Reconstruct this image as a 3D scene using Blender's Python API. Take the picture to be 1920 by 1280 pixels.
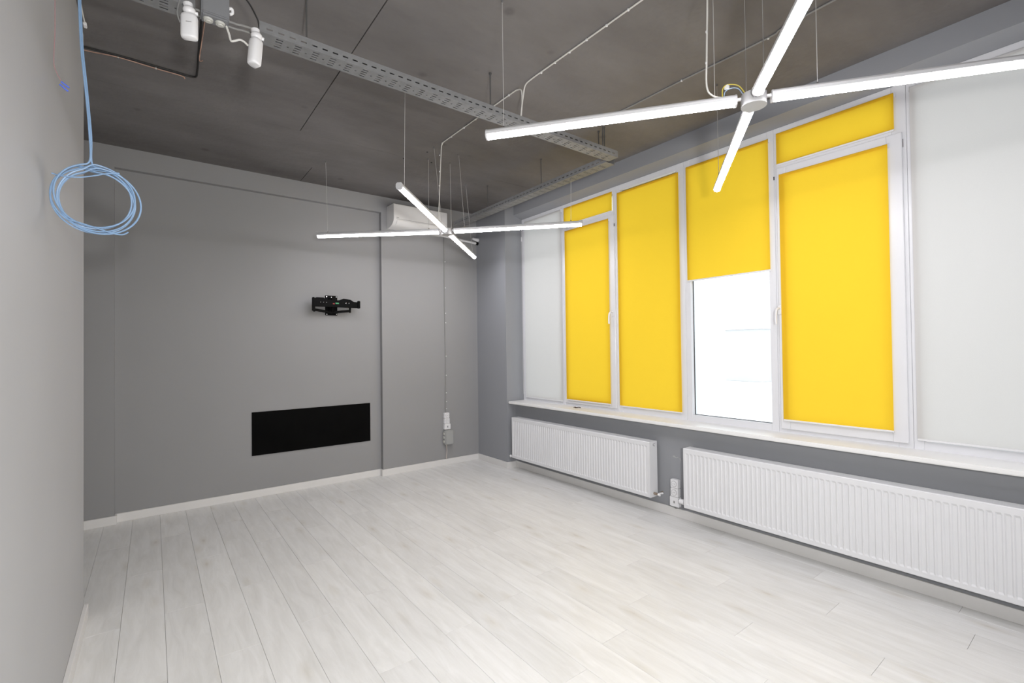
import bpy, bmesh, math, random
from mathutils import Vector, Matrix, Euler

random.seed(7)
for o in list(bpy.data.objects):
    bpy.data.objects.remove(o, do_unlink=True)
SC = bpy.context.scene
COL = SC.collection

# ------------------------------------------------------------------ camera
YAW, PITCH, ROLL, FPX = 0.6494, 0.0141, -0.0125, 888.1553
EYE = Vector((0, 0, 1.45))
fw = Vector((math.sin(YAW) * math.cos(PITCH), math.cos(YAW) * math.cos(PITCH), math.sin(PITCH)))
r0 = Vector((math.cos(YAW), -math.sin(YAW), 0))
u0 = r0.cross(fw)
rt = r0 * math.cos(ROLL) + u0 * math.sin(ROLL)
up = -r0 * math.sin(ROLL) + u0 * math.cos(ROLL)
cd = bpy.data.cameras.new('camera')
cam = bpy.data.objects.new('camera', cd)
COL.objects.link(cam)
cd.sensor_width = 36.0
cd.lens = FPX / 1920 * 36
cd.clip_start = 0.02
M = Matrix((rt, up, -fw)).transposed().to_4x4()
M.translation = EYE
cam.matrix_world = M
SC.camera = cam

# ------------------------------------------------------------------ world, lights, exposure
SKY_STRENGTH = 2.8
TUBE_STRENGTH = 48.0
FLASH_POWER = 335.0
W = bpy.data.worlds.new('overcast')
SC.world = W
W.use_nodes = True
bg = W.node_tree.nodes['Background']
bg.inputs['Color'].default_value = (0.89, 0.945, 1.0, 1)
bg.inputs['Strength'].default_value = SKY_STRENGTH

fl = bpy.data.lights.new('camera_flash', 'SPOT')
fl.energy = FLASH_POWER
fl.spot_size = math.radians(150)
fl.spot_blend = 1.0
fl.shadow_soft_size = 0.09
fl.color = (1.0, 0.985, 0.96)
flo = bpy.data.objects.new('camera_flash', fl)
COL.objects.link(flo)
flo.location = (0.10, -0.55, 1.60)
flo.rotation_euler = Vector((0.36, 0.91, -0.16)).to_track_quat('-Z', 'Y').to_euler()

vs = SC.view_settings
vs.view_transform = 'Standard'
vs.look = 'None'
vs.exposure = 0.06
vs.gamma = 1.0
vs.use_curve_mapping = False

# ------------------------------------------------------------------ materials
def srgb(r, g, b):
    f = lambda c: (c / 255 / 12.92) if c / 255 <= 0.04045 else ((c / 255 + 0.055) / 1.055) ** 2.4
    return (f(r), f(g), f(b), 1)

def new_mat(name):
    m = bpy.data.materials.new(name)
    m.use_nodes = True
    nt = m.node_tree
    return m, nt, nt.nodes['Principled BSDF']

def mat(name, col, rough=0.5, metal=0.0, var=0.05, scale=6.0, bump=0.0, bscale=80.0, spec=0.5):
    """plain procedural material: base colour with a faint noise and fine relief"""
    m, nt, b = new_mat(name)
    b.inputs['Roughness'].default_value = rough
    b.inputs['Metallic'].default_value = metal
    b.inputs['Specular IOR Level'].default_value = spec
    tc = nt.nodes.new('ShaderNodeTexCoord')
    n = nt.nodes.new('ShaderNodeTexNoise')
    n.inputs['Scale'].default_value = scale
    n.inputs['Detail'].default_value = 5
    nt.links.new(tc.outputs['Object'], n.inputs['Vector'])
    r = nt.nodes.new('ShaderNodeValToRGB')
    r.color_ramp.elements[0].position = 0.3
    r.color_ramp.elements[1].position = 0.7
    r.color_ramp.elements[0].color = tuple(c * (1 - var) for c in col[:3]) + (1,)
    r.color_ramp.elements[1].color = tuple(min(1, c * (1 + var)) for c in col[:3]) + (1,)
    nt.links.new(n.outputs['Fac'], r.inputs['Fac'])
    nt.links.new(r.outputs['Color'], b.inputs['Base Color'])
    if bump:
        n2 = nt.nodes.new('ShaderNodeTexNoise')
        n2.inputs['Scale'].default_value = bscale
        nt.links.new(tc.outputs['Object'], n2.inputs['Vector'])
        bp = nt.nodes.new('ShaderNodeBump')
        bp.inputs['Strength'].default_value = bump
        bp.inputs['Distance'].default_value = 0.004
        nt.links.new(n2.outputs['Fac'], bp.inputs['Height'])
        nt.links.new(bp.outputs['Normal'], b.inputs['Normal'])
    return m

def concrete_mat():
    m, nt, b = new_mat('raw_dark_concrete')
    L = nt.links.new
    b.inputs['Roughness'].default_value = 0.85
    tc = nt.nodes.new('ShaderNodeTexCoord')
    geo = nt.nodes.new('ShaderNodeNewGeometry')
    n1 = nt.nodes.new('ShaderNodeTexNoise'); n1.inputs['Scale'].default_value = 1.1; n1.inputs['Detail'].default_value = 8
    n1.inputs['Roughness'].default_value = 0.62
    mp = nt.nodes.new('ShaderNodeMapping'); mp.inputs['Scale'].default_value = (0.45, 1.0, 1.0)
    L(geo.outputs['Position'], mp.inputs['Vector']); L(mp.outputs['Vector'], n1.inputs['Vector'])
    r1 = nt.nodes.new('ShaderNodeValToRGB')
    e = r1.color_ramp.elements
    e[0].position = 0.28; e[0].color = (0.094, 0.087, 0.085, 1)
    e[1].position = 0.75; e[1].color = (0.212, 0.203, 0.202, 1)
    L(n1.outputs['Fac'], r1.inputs['Fac'])
    # small round stains
    v = nt.nodes.new('ShaderNodeTexVoronoi'); v.inputs['Scale'].default_value = 2.3
    L(geo.outputs['Position'], v.inputs['Vector'])
    r2 = nt.nodes.new('ShaderNodeValToRGB')
    r2.color_ramp.elements[0].position = 0.04; r2.color_ramp.elements[0].color = (0.72, 0.72, 0.72, 1)
    r2.color_ramp.elements[1].position = 0.09; r2.color_ramp.elements[1].color = (1, 1, 1, 1)
    L(v.outputs['Distance'], r2.inputs['Fac'])
    mx = nt.nodes.new('ShaderNodeMix'); mx.data_type = 'RGBA'; mx.blend_type = 'MULTIPLY'
    mx.inputs['Factor'].default_value = 1.0
    L(r1.outputs['Color'], mx.inputs['A']); L(r2.outputs['Color'], mx.inputs['B'])
    L(mx.outputs['Result'], b.inputs['Base Color'])
    n2 = nt.nodes.new('ShaderNodeTexNoise'); n2.inputs['Scale'].default_value = 25
    L(geo.outputs['Position'], n2.inputs['Vector'])
    bp = nt.nodes.new('ShaderNodeBump'); bp.inputs['Strength'].default_value = 0.25; bp.inputs['Distance'].default_value = 0.01
    L(n2.outputs['Fac'], bp.inputs['Height']); L(bp.outputs['Normal'], b.inputs['Normal'])
    return m

def plank_mat():
    m, nt, b = new_mat('whitewashed_oak_laminate')
    L = nt.links.new
    tc = nt.nodes.new('ShaderNodeTexCoord'); oi = nt.nodes.new('ShaderNodeObjectInfo')
    add = nt.nodes.new('ShaderNodeVectorMath'); add.operation = 'ADD'
    mul = nt.nodes.new('ShaderNodeVectorMath'); mul.operation = 'SCALE'; mul.inputs['Scale'].default_value = 37.0
    cmb = nt.nodes.new('ShaderNodeCombineXYZ')
    L(oi.outputs['Random'], cmb.inputs['X']); L(oi.outputs['Random'], cmb.inputs['Y'])
    L(cmb.outputs['Vector'], mul.inputs[0]); L(tc.outputs['Object'], add.inputs[0]); L(mul.outputs['Vector'], add.inputs[1])
    mp = nt.nodes.new('ShaderNodeMapping'); mp.inputs['Scale'].default_value = (9.0, 1.3, 1.0)
    L(add.outputs['Vector'], mp.inputs['Vector'])
    g = nt.nodes.new('ShaderNodeTexNoise'); g.inputs['Scale'].default_value = 2.2; g.inputs['Detail'].default_value = 8
    g.inputs['Roughness'].default_value = 0.65; g.inputs['Distortion'].default_value = 0.6
    L(mp.outputs['Vector'], g.inputs['Vector'])
    r = nt.nodes.new('ShaderNodeValToRGB')
    e = r.color_ramp.elements
    e[0].position = 0.25; e[0].color = (0.60, 0.595, 0.575, 1)
    e[1].position = 0.65; e[1].color = (0.72, 0.72, 0.71, 1)
    L(g.outputs['Fac'], r.inputs['Fac'])
    # knots
    mk = nt.nodes.new('ShaderNodeMapping'); mk.inputs['Scale'].default_value = (6.0, 2.0, 1.0)
    L(add.outputs['Vector'], mk.inputs['Vector'])
    v = nt.nodes.new('ShaderNodeTexVoronoi'); v.inputs['Scale'].default_value = 1.0
    L(mk.outputs['Vector'], v.inputs['Vector'])
    rk = nt.nodes.new('ShaderNodeValToRGB')
    rk.color_ramp.elements[0].position = 0.02; rk.color_ramp.elements[0].color = (0.70, 0.64, 0.56, 1)
    rk.color_ramp.elements[1].position = 0.24; rk.color_ramp.elements[1].color = (1, 1, 1, 1)
    em = rk.color_ramp.elements.new(0.08); em.color = (0.88, 0.855, 0.81, 1)
    L(v.outputs['Distance'], rk.inputs['Fac'])
    m1 = nt.nodes.new('ShaderNodeMix'); m1.data_type = 'RGBA'; m1.blend_type = 'MULTIPLY'; m1.inputs['Factor'].default_value = 0.65
    L(r.outputs['Color'], m1.inputs['A']); L(rk.outputs['Color'], m1.inputs['B'])
    # board to board tone
    mr = nt.nodes.new('ShaderNodeMapRange'); mr.inputs['To Min'].default_value = 0.95; mr.inputs['To Max'].default_value = 1.04
    L(oi.outputs['Random'], mr.inputs['Value'])
    m2 = nt.nodes.new('ShaderNodeVectorMath'); m2.operation = 'SCALE'
    L(m1.outputs['Result'], m2.inputs[0]); L(mr.outputs['Result'], m2.inputs['Scale'])
    L(m2.outputs['Vector'], b.inputs['Base Color'])
    b.inputs['Roughness'].default_value = 0.36
    b.inputs['Specular IOR Level'].default_value = 0.45
    bp = nt.nodes.new('ShaderNodeBump'); bp.inputs['Strength'].default_value = 0.12; bp.inputs['Distance'].default_value = 0.002
    L(g.outputs['Fac'], bp.inputs['Height']); L(bp.outputs['Normal'], b.inputs['Normal'])
    return m

def fabric_mat(name, col, tcol, fac=0.4):
    m = bpy.data.materials.new(name); m.use_nodes = True
    nt = m.node_tree; L = nt.links.new
    nt.nodes.remove(nt.nodes['Principled BSDF'])
    out = nt.nodes['Material Output']
    tc = nt.nodes.new('ShaderNodeTexCoord')
    wv = nt.nodes.new('ShaderNodeTexNoise'); wv.inputs['Scale'].default_value = 260
    L(tc.outputs['Object'], wv.inputs['Vector'])
    mr = nt.nodes.new('ShaderNodeMapRange'); mr.inputs['To Min'].default_value = 0.96; mr.inputs['To Max'].default_value = 1.03
    L(wv.outputs['Fac'], mr.inputs['Value'])
    sc = nt.nodes.new('ShaderNodeVectorMath'); sc.operation = 'SCALE'; sc.inputs[0].default_value = col[:3]
    L(mr.outputs['Result'], sc.inputs['Scale'])
    d = nt.nodes.new('ShaderNodeBsdfDiffuse'); L(sc.outputs['Vector'], d.inputs['Color'])
    t = nt.nodes.new('ShaderNodeBsdfTranslucent'); t.inputs['Color'].default_value = tcol
    mx = nt.nodes.new('ShaderNodeMixShader'); mx.inputs['Fac'].default_value = fac
    L(d.outputs['BSDF'], mx.inputs[1]); L(t.outputs['BSDF'], mx.inputs[2]); L(mx.outputs['Shader'], out.inputs['Surface'])
    return m

def glass_mat():
    m = bpy.data.materials.new('window_glass'); m.use_nodes = True
    nt = m.node_tree; L = nt.links.new
    nt.nodes.remove(nt.nodes['Principled BSDF'])
    t = nt.nodes.new('ShaderNodeBsdfTransparent'); t.inputs['Color'].default_value = (0.93, 0.95, 0.945, 1)
    g = nt.nodes.new('ShaderNodeBsdfGlossy'); g.inputs['Roughness'].default_value = 0.0
    f = nt.nodes.new('ShaderNodeFresnel'); f.inputs['IOR'].default_value = 1.45
    mx = nt.nodes.new('ShaderNodeMixShader')
    L(f.outputs['Fac'], mx.inputs['Fac']); L(t.outputs['BSDF'], mx.inputs[1]); L(g.outputs['BSDF'], mx.inputs[2])
    L(mx.outputs['Shader'], nt.nodes['Material Output'].inputs['Surface'])
    return m

def emit_mat(name, col, s):
    m = bpy.data.materials.new(name); m.use_nodes = True
    nt = m.node_tree
    nt.nodes.remove(nt.nodes['Principled BSDF'])
    e = nt.nodes.new('ShaderNodeEmission'); e.inputs['Color'].default_value = col; e.inputs['Strength'].default_value = s
    nt.links.new(e.outputs['Emission'], nt.nodes['Material Output'].inputs['Surface'])
    return m

PAINT = mat('grey_wall_paint', (0.262, 0.262, 0.266, 1), 0.75, var=0.02, scale=1.5, bump=0.05, bscale=150)
PAINTL = mat('brightened_grey_wall_paint', (0.41, 0.412, 0.42, 1), 0.5, var=0.02, scale=1.5, bump=0.04, bscale=150)  # grey lightened to put the left wall's missing light into its colour
CONC = concrete_mat()
JOINT = mat('joint_mortar_dark', (0.05, 0.047, 0.043, 1), 0.9)
PLANK = plank_mat()
SUB = mat('underlay', (0.20, 0.19, 0.18, 1), 0.9)
WHITE = mat('white_plastic', (0.70, 0.70, 0.715, 1), 0.35, var=0.01)
PVC = mat('window_pvc', (0.66, 0.665, 0.69, 1), 0.3, var=0.01)
SKIRT = mat('white_skirting', (0.66, 0.65, 0.64, 1), 0.4, var=0.02)
SILL = mat('white_sill', (0.74, 0.74, 0.735, 1), 0.3, var=0.015)
RAD = mat('radiator_enamel', (0.66, 0.665, 0.68, 1), 0.3, var=0.01)
GALV = mat('galvanised_steel', (0.20, 0.203, 0.207, 1), 0.6, metal=0.2, var=0.08, scale=30)
RODM = mat('threaded_rod_steel', (0.12, 0.12, 0.12, 1), 0.6, metal=0.5)
CHROME = mat('chrome', (0.6, 0.6, 0.6, 1), 0.2, metal=1.0, var=0.02)
BRASS = mat('valve_brass', (0.36, 0.30, 0.24, 1), 0.35, metal=0.8)
BLACK = mat('black_powder_coat', (0.003, 0.003, 0.0032, 1), 0.6, var=0.1, spec=0.08)
BLACKM = mat('matt_black_board', (0.0035, 0.0035, 0.0035, 1), 0.9, var=0.25, scale=3, spec=0.05)
GASKET = mat('black_rubber_gasket', (0.03, 0.03, 0.03, 1), 0.7)
HOUS = mat('lamp_housing_white', (0.50, 0.50, 0.51, 1), 0.45, var=0.01)
PAINTR = mat('cool_grey_wall_paint', (0.262, 0.270, 0.288, 1), 0.7, var=0.02, scale=1.5, bump=0.05, bscale=150)
YEL = fabric_mat('yellow_blind_fabric', (0.86, 0.545, 0.035, 1), (0.94, 0.66, 0.045, 1), 0.44)
WHT = fabric_mat('white_blind_fabric', (0.61, 0.605, 0.59, 1), (0.80, 0.775, 0.745, 1), 0.26)
YELROLL = mat('yellow_fabric_roll', (0.72, 0.43, 0.01, 1), 0.8, var=0.03)
WHTROLL = mat('white_fabric_roll', (0.6, 0.6, 0.6, 1), 0.8, var=0.03)
GLASS = glass_mat()
LENS = emit_mat('lit_diffuser', (0.99, 0.965, 1.0, 1), TUBE_STRENGTH)
WCABLE = mat('white_cable_sheath', (0.60, 0.59, 0.56, 1), 0.5, var=0.04)
GCABLE = mat('grey_cable_duct', (0.22, 0.22, 0.215, 1), 0.6)
BLUE = mat('light_blue_network_cable', srgb(118, 146, 178), 0.45, var=0.06, scale=20)
COPPER = mat('copper_pink_wire', (0.42, 0.26, 0.20, 1), 0.6, var=0.2, scale=20)
BLKWIRE = mat('black_wire', (0.008, 0.008, 0.008, 1), 0.6)
PINKW = mat('mauve_thin_wire', (0.32, 0.20, 0.21, 1), 0.6)
STEELW = mat('steel_suspension_wire', (0.50, 0.49, 0.48, 1), 0.45, metal=0.3)
BOXGREY = mat('grey_junction_box', (0.33, 0.335, 0.33, 1), 0.5, var=0.03)
BOXDARK = mat('dark_grey_junction_box', (0.175, 0.18, 0.19, 1), 0.5, var=0.03)
BOXKNOB = mat('pale_cable_gland', (0.45, 0.45, 0.42, 1), 0.5)
DARKSLOT = mat('dark_slot', (0.03, 0.03, 0.03, 1), 0.8)
LATCH = mat('grey_metal_latch', (0.22, 0.22, 0.22, 1), 0.5, metal=0.5)
ACW = mat('air_conditioner_plastic', (0.66, 0.655, 0.65, 1), 0.35, var=0.01)
GREEN = mat('green_sticker', (0.05, 0.30, 0.12, 1), 0.5)
RED = mat('red_sticker', (0.22, 0.01, 0.01, 1), 0.5)
INKG = mat('grey_print', (0.25, 0.25, 0.25, 1), 0.6)
YGW = mat('yellow_green_wire', (0.55, 0.45, 0.06, 1), 0.5)
BLW = mat('pale_blue_wire', (0.30, 0.42, 0.60, 1), 0.5)
BLUECAP = mat('blue_wire_connector', (0.10, 0.16, 0.60, 1), 0.4)
BROWN = mat('dark_brown_scrap', (0.04, 0.02, 0.012, 1), 0.8)
SCUFF = mat('pale_filler_smear', (0.36, 0.36, 0.37, 1), 0.9, var=0.15, scale=60)
SNOW = mat('snowy_ground', (0.80, 0.81, 0.83, 1), 0.9, var=0.04, scale=0.3)
HOUSE = mat('pale_rendered_facade', (0.56, 0.54, 0.53, 1), 0.9, var=0.02, scale=0.5)

# ------------------------------------------------------------------ mesh helpers
class MB:
    def __init__(s):
        s.bm = bmesh.new()
    def box(s, x0, x1, y0, y1, z0, z1, bev=0.0, rot=None, seg=1):
        r = bmesh.ops.create_cube(s.bm, size=1.0)
        vs_ = r['verts']
        sx, sy, sz = abs(x1 - x0), abs(y1 - y0), abs(z1 - z0)
        c = Vector(((x0 + x1) / 2, (y0 + y1) / 2, (z0 + z1) / 2))
        for v in vs_:
            v.co = Vector((v.co.x * sx, v.co.y * sy, v.co.z * sz))
        if bev:
            es = list({e for v in vs_ for e in v.link_edges})
            rr = bmesh.ops.bevel(s.bm, geom=es, offset=bev, segments=seg, affect='EDGES')
            vs_ = list({v for f in rr['faces'] for v in f.verts} | {v for v in vs_ if v.is_valid})
        for v in vs_:
            p = v.co.copy()
            if rot is not None:
                p = rot @ p
            v.co = p + c
        return s
    def cyl(s, a, b, r, n=12, r2=None, cap=True):
        a, b = Vector(a), Vector(b)
        d = b - a
        q = d.to_track_quat('Z', 'Y').to_matrix()
        r2 = r if r2 is None else r2
        A, B = [], []
        for i in range(n):
            t = 2 * math.pi * i / n
            e = Vector((math.cos(t), math.sin(t), 0))
            A.append(s.bm.verts.new(a + q @ (e * r)))
            B.append(s.bm.verts.new(b + q @ (e * r2)))
        for i in range(n):
            j = (i + 1) % n
            s.bm.faces.new((A[i], A[j], B[j], B[i]))
        if cap:
            s.bm.faces.new(A[::-1]); s.bm.faces.new(B)
        return s
    def tube(s, pts, r, n=8, smooth=True, sub=6, closed=False):
        P = [Vector(p) for p in pts]
        if smooth and len(P) > 2:
            Q = []
            N = len(P)
            rng = range(N if closed else N - 1)
            for i in rng:
                p0 = P[(i - 1) % N] if (closed or i > 0) else P[0]
                p1 = P[i]; p2 = P[(i + 1) % N]
                p3 = P[(i + 2) % N] if (closed or i + 2 < N) else P[-1]
                for k in range(sub):
                    t = k / sub
                    Q.append(0.5 * ((2 * p1) + (-p0 + p2) * t + (2 * p0 - 5 * p1 + 4 * p2 - p3) * t * t + (-p0 + 3 * p1 - 3 * p2 + p3) * t ** 3))
            if not closed:
                Q.append(P[-1])
            P = Q
        rings = []
        prev = None
        for i, p in enumerate(P):
            if closed:
                d = P[(i + 1) % len(P)] - P[i - 1]
            else:
                d = P[min(i + 1, len(P) - 1)] - P[max(i - 1, 0)]
            d.normalize()
            if prev is None:
                x = d.orthogonal().normalized()
            else:
                x = prev - d * prev.dot(d)
                x = x.normalized() if x.length > 1e-6 else d.orthogonal().normalized()
            prev = x
            y = d.cross(x)
            rings.append([s.bm.verts.new(p + (x * math.cos(2 * math.pi * k / n) + y * math.sin(2 * math.pi * k / n)) * r) for k in range(n)])
        m = len(rings)
        for i in range(m if closed else m - 1):
            A, B = rings[i], rings[(i + 1) % m]
            for k in range(n):
                s.bm.faces.new((A[k], A[(k + 1) % n], B[(k + 1) % n], B[k]))
        if not closed:
            s.bm.faces.new(rings[0][::-1]); s.bm.faces.new(rings[-1])
        return s
    def prism(s, poly, a, b, frame=None):
        """extrude 2D polygon (u,v) from a to b; frame=(U,V,D) vectors with origin O"""
        O, U, V, D = frame
        A = [s.bm.verts.new(O + U * u + V * v + D * a) for u, v in poly]
        B = [s.bm.verts.new(O + U * u + V * v + D * b) for u, v in poly]
        n = len(poly)
        for i in range(n):
            j = (i + 1) % n
            s.bm.faces.new((A[i], A[j], B[j], B[i]))
        s.bm.faces.new(A[::-1]); s.bm.faces.new(B)
        return s
    def sphere(s, c, r, n=10, sc=(1, 1, 1)):
        bmesh.ops.create_uvsphere(s.bm, u_segments=n, v_segments=max(5, n // 2 + 1), radius=r,
                                  matrix=Matrix.Translation(Vector(c)) @ Matrix.Diagonal((*sc, 1)))
        return s
    def build(s, name, m, parent=None, smooth=False, angle=None):
        bmesh.ops.recalc_face_normals(s.bm, faces=s.bm.faces)
        me = bpy.data.meshes.new(name)
        s.bm.to_mesh(me); s.bm.free()
        me.materials.append(m)
        if smooth:
            for p in me.polygons:
                p.use_smooth = True
            me.set_sharp_from_angle(angle=math.radians(angle or 40))
        o = bpy.data.objects.new(name, me)
        COL.objects.link(o)
        if parent is not None:
            o.parent = parent
            o.matrix_parent_inverse = Matrix.Translation(-root_loc(parent))
        return o

def root_loc(o):
    v = Vector(o.location)
    return v if o.parent is None else root_loc_chain(o)
def root_loc_chain(o):
    # every part mesh is modelled in world coordinates; parts sit at identity in world space
    return Vector((0, 0, 0))

def thing(name, label, cat, loc=(0, 0, 0), group=None):
    o = bpy.data.objects.new(name, None)
    o.empty_display_size = 0.05
    COL.objects.link(o)
    o.location = loc
    tag(o, label, cat, group)
    return o

def tag(o, label, cat, group=None):
    o['label'] = label
    o['category'] = cat
    if group:
        o['group'] = group
    return o

def structure(o, label=None):
    o['kind'] = 'structure'
    if label:
        o['label'] = label
    return o

def sempty(name, loc=(0, 0, 0)):
    o = bpy.data.objects.new(name, None)
    o.empty_display_size = 0.05
    COL.objects.link(o)
    o.location = loc
    o['kind'] = 'structure'
    return o

def at(X, y, z):
    """a point measured on the plane x=3.67 moved along the sight line to plane x=X"""
    k = X / 3.67
    return y * k, 1.45 + (z - 1.45) * k

def link_copy(o, parent, loc):
    c = o.copy()
    COL.objects.link(c)
    c.parent = parent
    c.matrix_parent_inverse = Matrix.Identity(4)
    c.location = loc
    return c

# ------------------------------------------------------------------ dimensions
H = 3.2254
XW, XP, XF = 3.5576, 3.4198, 3.68       # wall, pier, window frame face
YB, YR = 5.2578, 5.3153                 # back wall, its recess
YE = 4.62                               # side of the pier facing the window
XL, YL = -0.303, 3.52                   # near left wall and its end
Y0 = -3.7
XO = 3.86
ZBM = 3.089
XC = -2.1                               # far side wall of the passage behind the left wall

# ------------------------------------------------------------------ floor
fl_ = MB().box(XC, XW + 0.1, Y0, YR + 0.05, -0.06, -0.009).build('floor', SUB)
structure(fl_)
PW, PL, PT = 0.1885, 1.342, 0.009
offs = {-2: 3.268, -1: 2.625, 0: 1.948, 1: 2.66, 2: 2.014, 3: 2.717, 4: 2.076, 5: 2.783, 6: 2.154, 7: 2.866, 8: 2.234,
        9: 2.948, 10: 2.335, 11: 3.094, 12: 2.582, 13: 2.07, 14: 2.896, 15: 2.375, 16: 1.852, 17: 2.58, 18: 1.945}
def plank_mesh(w, l):
    b = MB()
    b.box(-w / 2 + 0.0006, w / 2 - 0.0006, -l / 2 + 0.0006, l / 2 - 0.0006, -PT, 0)
    bm = b.bm
    es = [e for e in bm.edges if all(v.co.z > -0.001 for v in e.verts)]
    bmesh.ops.bevel(bm, geom=es, offset=0.0004, segments=1, affect='EDGES')
    bmesh.ops.recalc_face_normals(bm, faces=bm.faces)
    me = bpy.data.meshes.new('plank')
    bm.to_mesh(me); bm.free()
    me.materials.append(PLANK)
    return me
full = plank_mesh(PW, PL)
for k in range(-11, 19):
    xc = 0.146 + PW * k
    x0, x1 = max(xc - PW / 2, XC), min(xc + PW / 2, XW)
    if x1 - x0 < 0.02:
        continue
    off = offs.get(k, 2.0 + (k * 0.617) % 1.342)
    y = off - PL * 5
    while y < YR:
        a, b_ = max(y, Y0), min(y + PL, YR)
        if b_ - a > 0.03:
            w, l = x1 - x0, b_ - a
            me = full if (abs(w - PW) < 1e-4 and abs(l - PL) < 1e-4) else plank_mesh(w, l)
            o = bpy.data.objects.new('plank', me)
            COL.objects.link(o)
            o.parent = fl_
            o.location = ((x0 + x1) / 2, (a + b_) / 2, 0)
        y += PL

# ------------------------------------------------------------------ ceiling: cast slabs with open joints
ce = MB().box(XC, XO, Y0, YR + 0.1, H + 0.02, H + 0.14).build('ceiling', JOINT)
structure(ce)
g = 0.003
for (x0, x1, y0, y1) in [(XC, 0.953 - g, Y0, 4.05), (0.953 + g, XO, Y0, 4.05),
                         (XC, XO, 4.053, 4.80), (XC, 1.235 - g, 4.8008, YR + 0.1), (1.235 + g, XO, 4.8008, YR + 0.1)]:
    MB().box(x0, x1, y0, y1, H, H + 0.02).build('slab', CONC, ce)

# ------------------------------------------------------------------ walls
w = MB()
w.box(XC, XP + 0.4, YR, YR + 0.12, 0, H)                 # recess back
w.box(XC, -0.258, YB, YR, 0, H)                          # left pier
w.box(2.111, XP + 0.02, YB, YR, 0, H)                    # right pier
w.box(-0.258, 2.111, YB, YR, 3.042, H)                   # header
structure(w.build('wall_back', PAINT))

w = MB()
w.box(XP, XO, YE, YR, 0, H)                              # corner pier
w.box(XW, XO, Y0, YE, 0, 0.775)                          # parapet below the sill
w.box(XW, XO, Y0, YE, ZBM, H)                            # beam above the windows
# splayed plaster soffit
w.prism([(XW, ZBM), (XO, ZBM), (XO, 3.045), (XF + 0.0, 3.05)], 0, YE - Y0, (Vector((0, Y0, 0)), Vector((1, 0, 0)), Vector((0, 0, 1)), Vector((0, 1, 0))))
w.box(XW, XO, Y0, -3.45, 0, H)
wr = structure(w.build('wall_right', PAINTR))
b = MB()
for (y, z, dy, dz) in [(2.41, 0.507, 0.012, 0.006), (2.395, 0.500, 0.010, 0.004), (2.375, 0.503, 0.008, 0.003), (2.352, 0.493, 0.004, 0.006), (2.345, 0.483, 0.003, 0.006)]:
    b.box(XW - 0.0008, XW + 0.001, y - dy, y + dy, z - dz, z + dz)
b.build('filler_smear', SCUFF, wr)

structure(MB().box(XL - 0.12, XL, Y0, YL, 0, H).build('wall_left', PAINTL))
structure(MB().box(XC - 0.1, XC, Y0, YR + 0.12, 0, H).build('wall_passage', PAINT))
structure(MB().box(XC, XO, Y0 - 0.1, Y0, 0, H).build('wall_front', PAINT))

# skirting
BH, BT = 0.074, 0.015
def skirt(name, segs):
    b = MB()
    for (x0, x1, y0, y1) in segs:
        b.box(x0, x1, y0, y1, 0, BH, 0.002)
    return structure(b.build(name, SKIRT))
skirt('baseboard_back', [(XC, -0.258 + BT, YB - BT, YB), (-0.258, -0.258 + BT, YB, YR - BT), (-0.258, 2.111, YR - BT, YR),
                         (2.111 - BT, 2.111, YB, YR - BT), (2.111 - BT, XP, YB - BT, YB)])
skirt('baseboard_right', [(XP - BT, XP, YE - BT, YB - BT), (XP, XW - BT, YE - BT, YE), (XW - BT, XW, Y0, YE)])
skirt('baseboard_left', [(XL, XL + 0.02, Y0, YL), (XL - 0.12, XL, YL, YL + 0.015)])

# ------------------------------------------------------------------ window sill
b = MB()
b.box(XP + 0.0078, XF + 0.02, -3.45, 4.604, 0.780, 0.810, 0.006, seg=2)
sl = structure(b.build('trim_1', SILL, smooth=True), 'white window sill running the whole length under the blinds')

# ------------------------------------------------------------------ windows
XG = XF + 0.045       # glass
def ring(b, X0, X1, y0, y1, z0, z1, wl, wr_, wb, wt, bev=0.002):
    b.box(X0, X1, y0, y0 + wr_, z0, z1, bev)
    b.box(X0, X1, y1 - wl, y1, z0, z1, bev)
    b.box(X0 + 0.0005, X1, y0 + wr_, y1 - wl, z0, z0 + wb, bev)
    b.box(X0 + 0.0005, X1, y0 + wr_, y1 - wl, z1 - wt, z1, bev)
def pane(par, y0, y1, z0, z1):
    MB().box(XG, XG + 0.006, y0 - 0.004, y1 + 0.004, z0 - 0.004, z1 + 0.004).build('pane', GLASS, par)
    g_ = MB()
    t = 0.004
    ring(g_, XG - 0.010, XG, y0, y1, z0, z1, t, t, t, t, 0)
    g_.build('gasket', GASKET, par)
ZB0, ZT0 = 0.806, 3.05
secs = [(3.875, 4.62, 'fixed'), (3.105, 3.875, 'sash'), (2.352, 3.105, 'fixed'), (1.602, 2.352, 'fixed'),
        (0.826, 1.602, 'sash'), (-0.72, 0.826, 'fixed'), (-2.25, -0.72, 'fixed'), (-3.45, -2.25, 'fixed')]  # behind the camera: extra end section and missing blinds added for fill daylight
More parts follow.
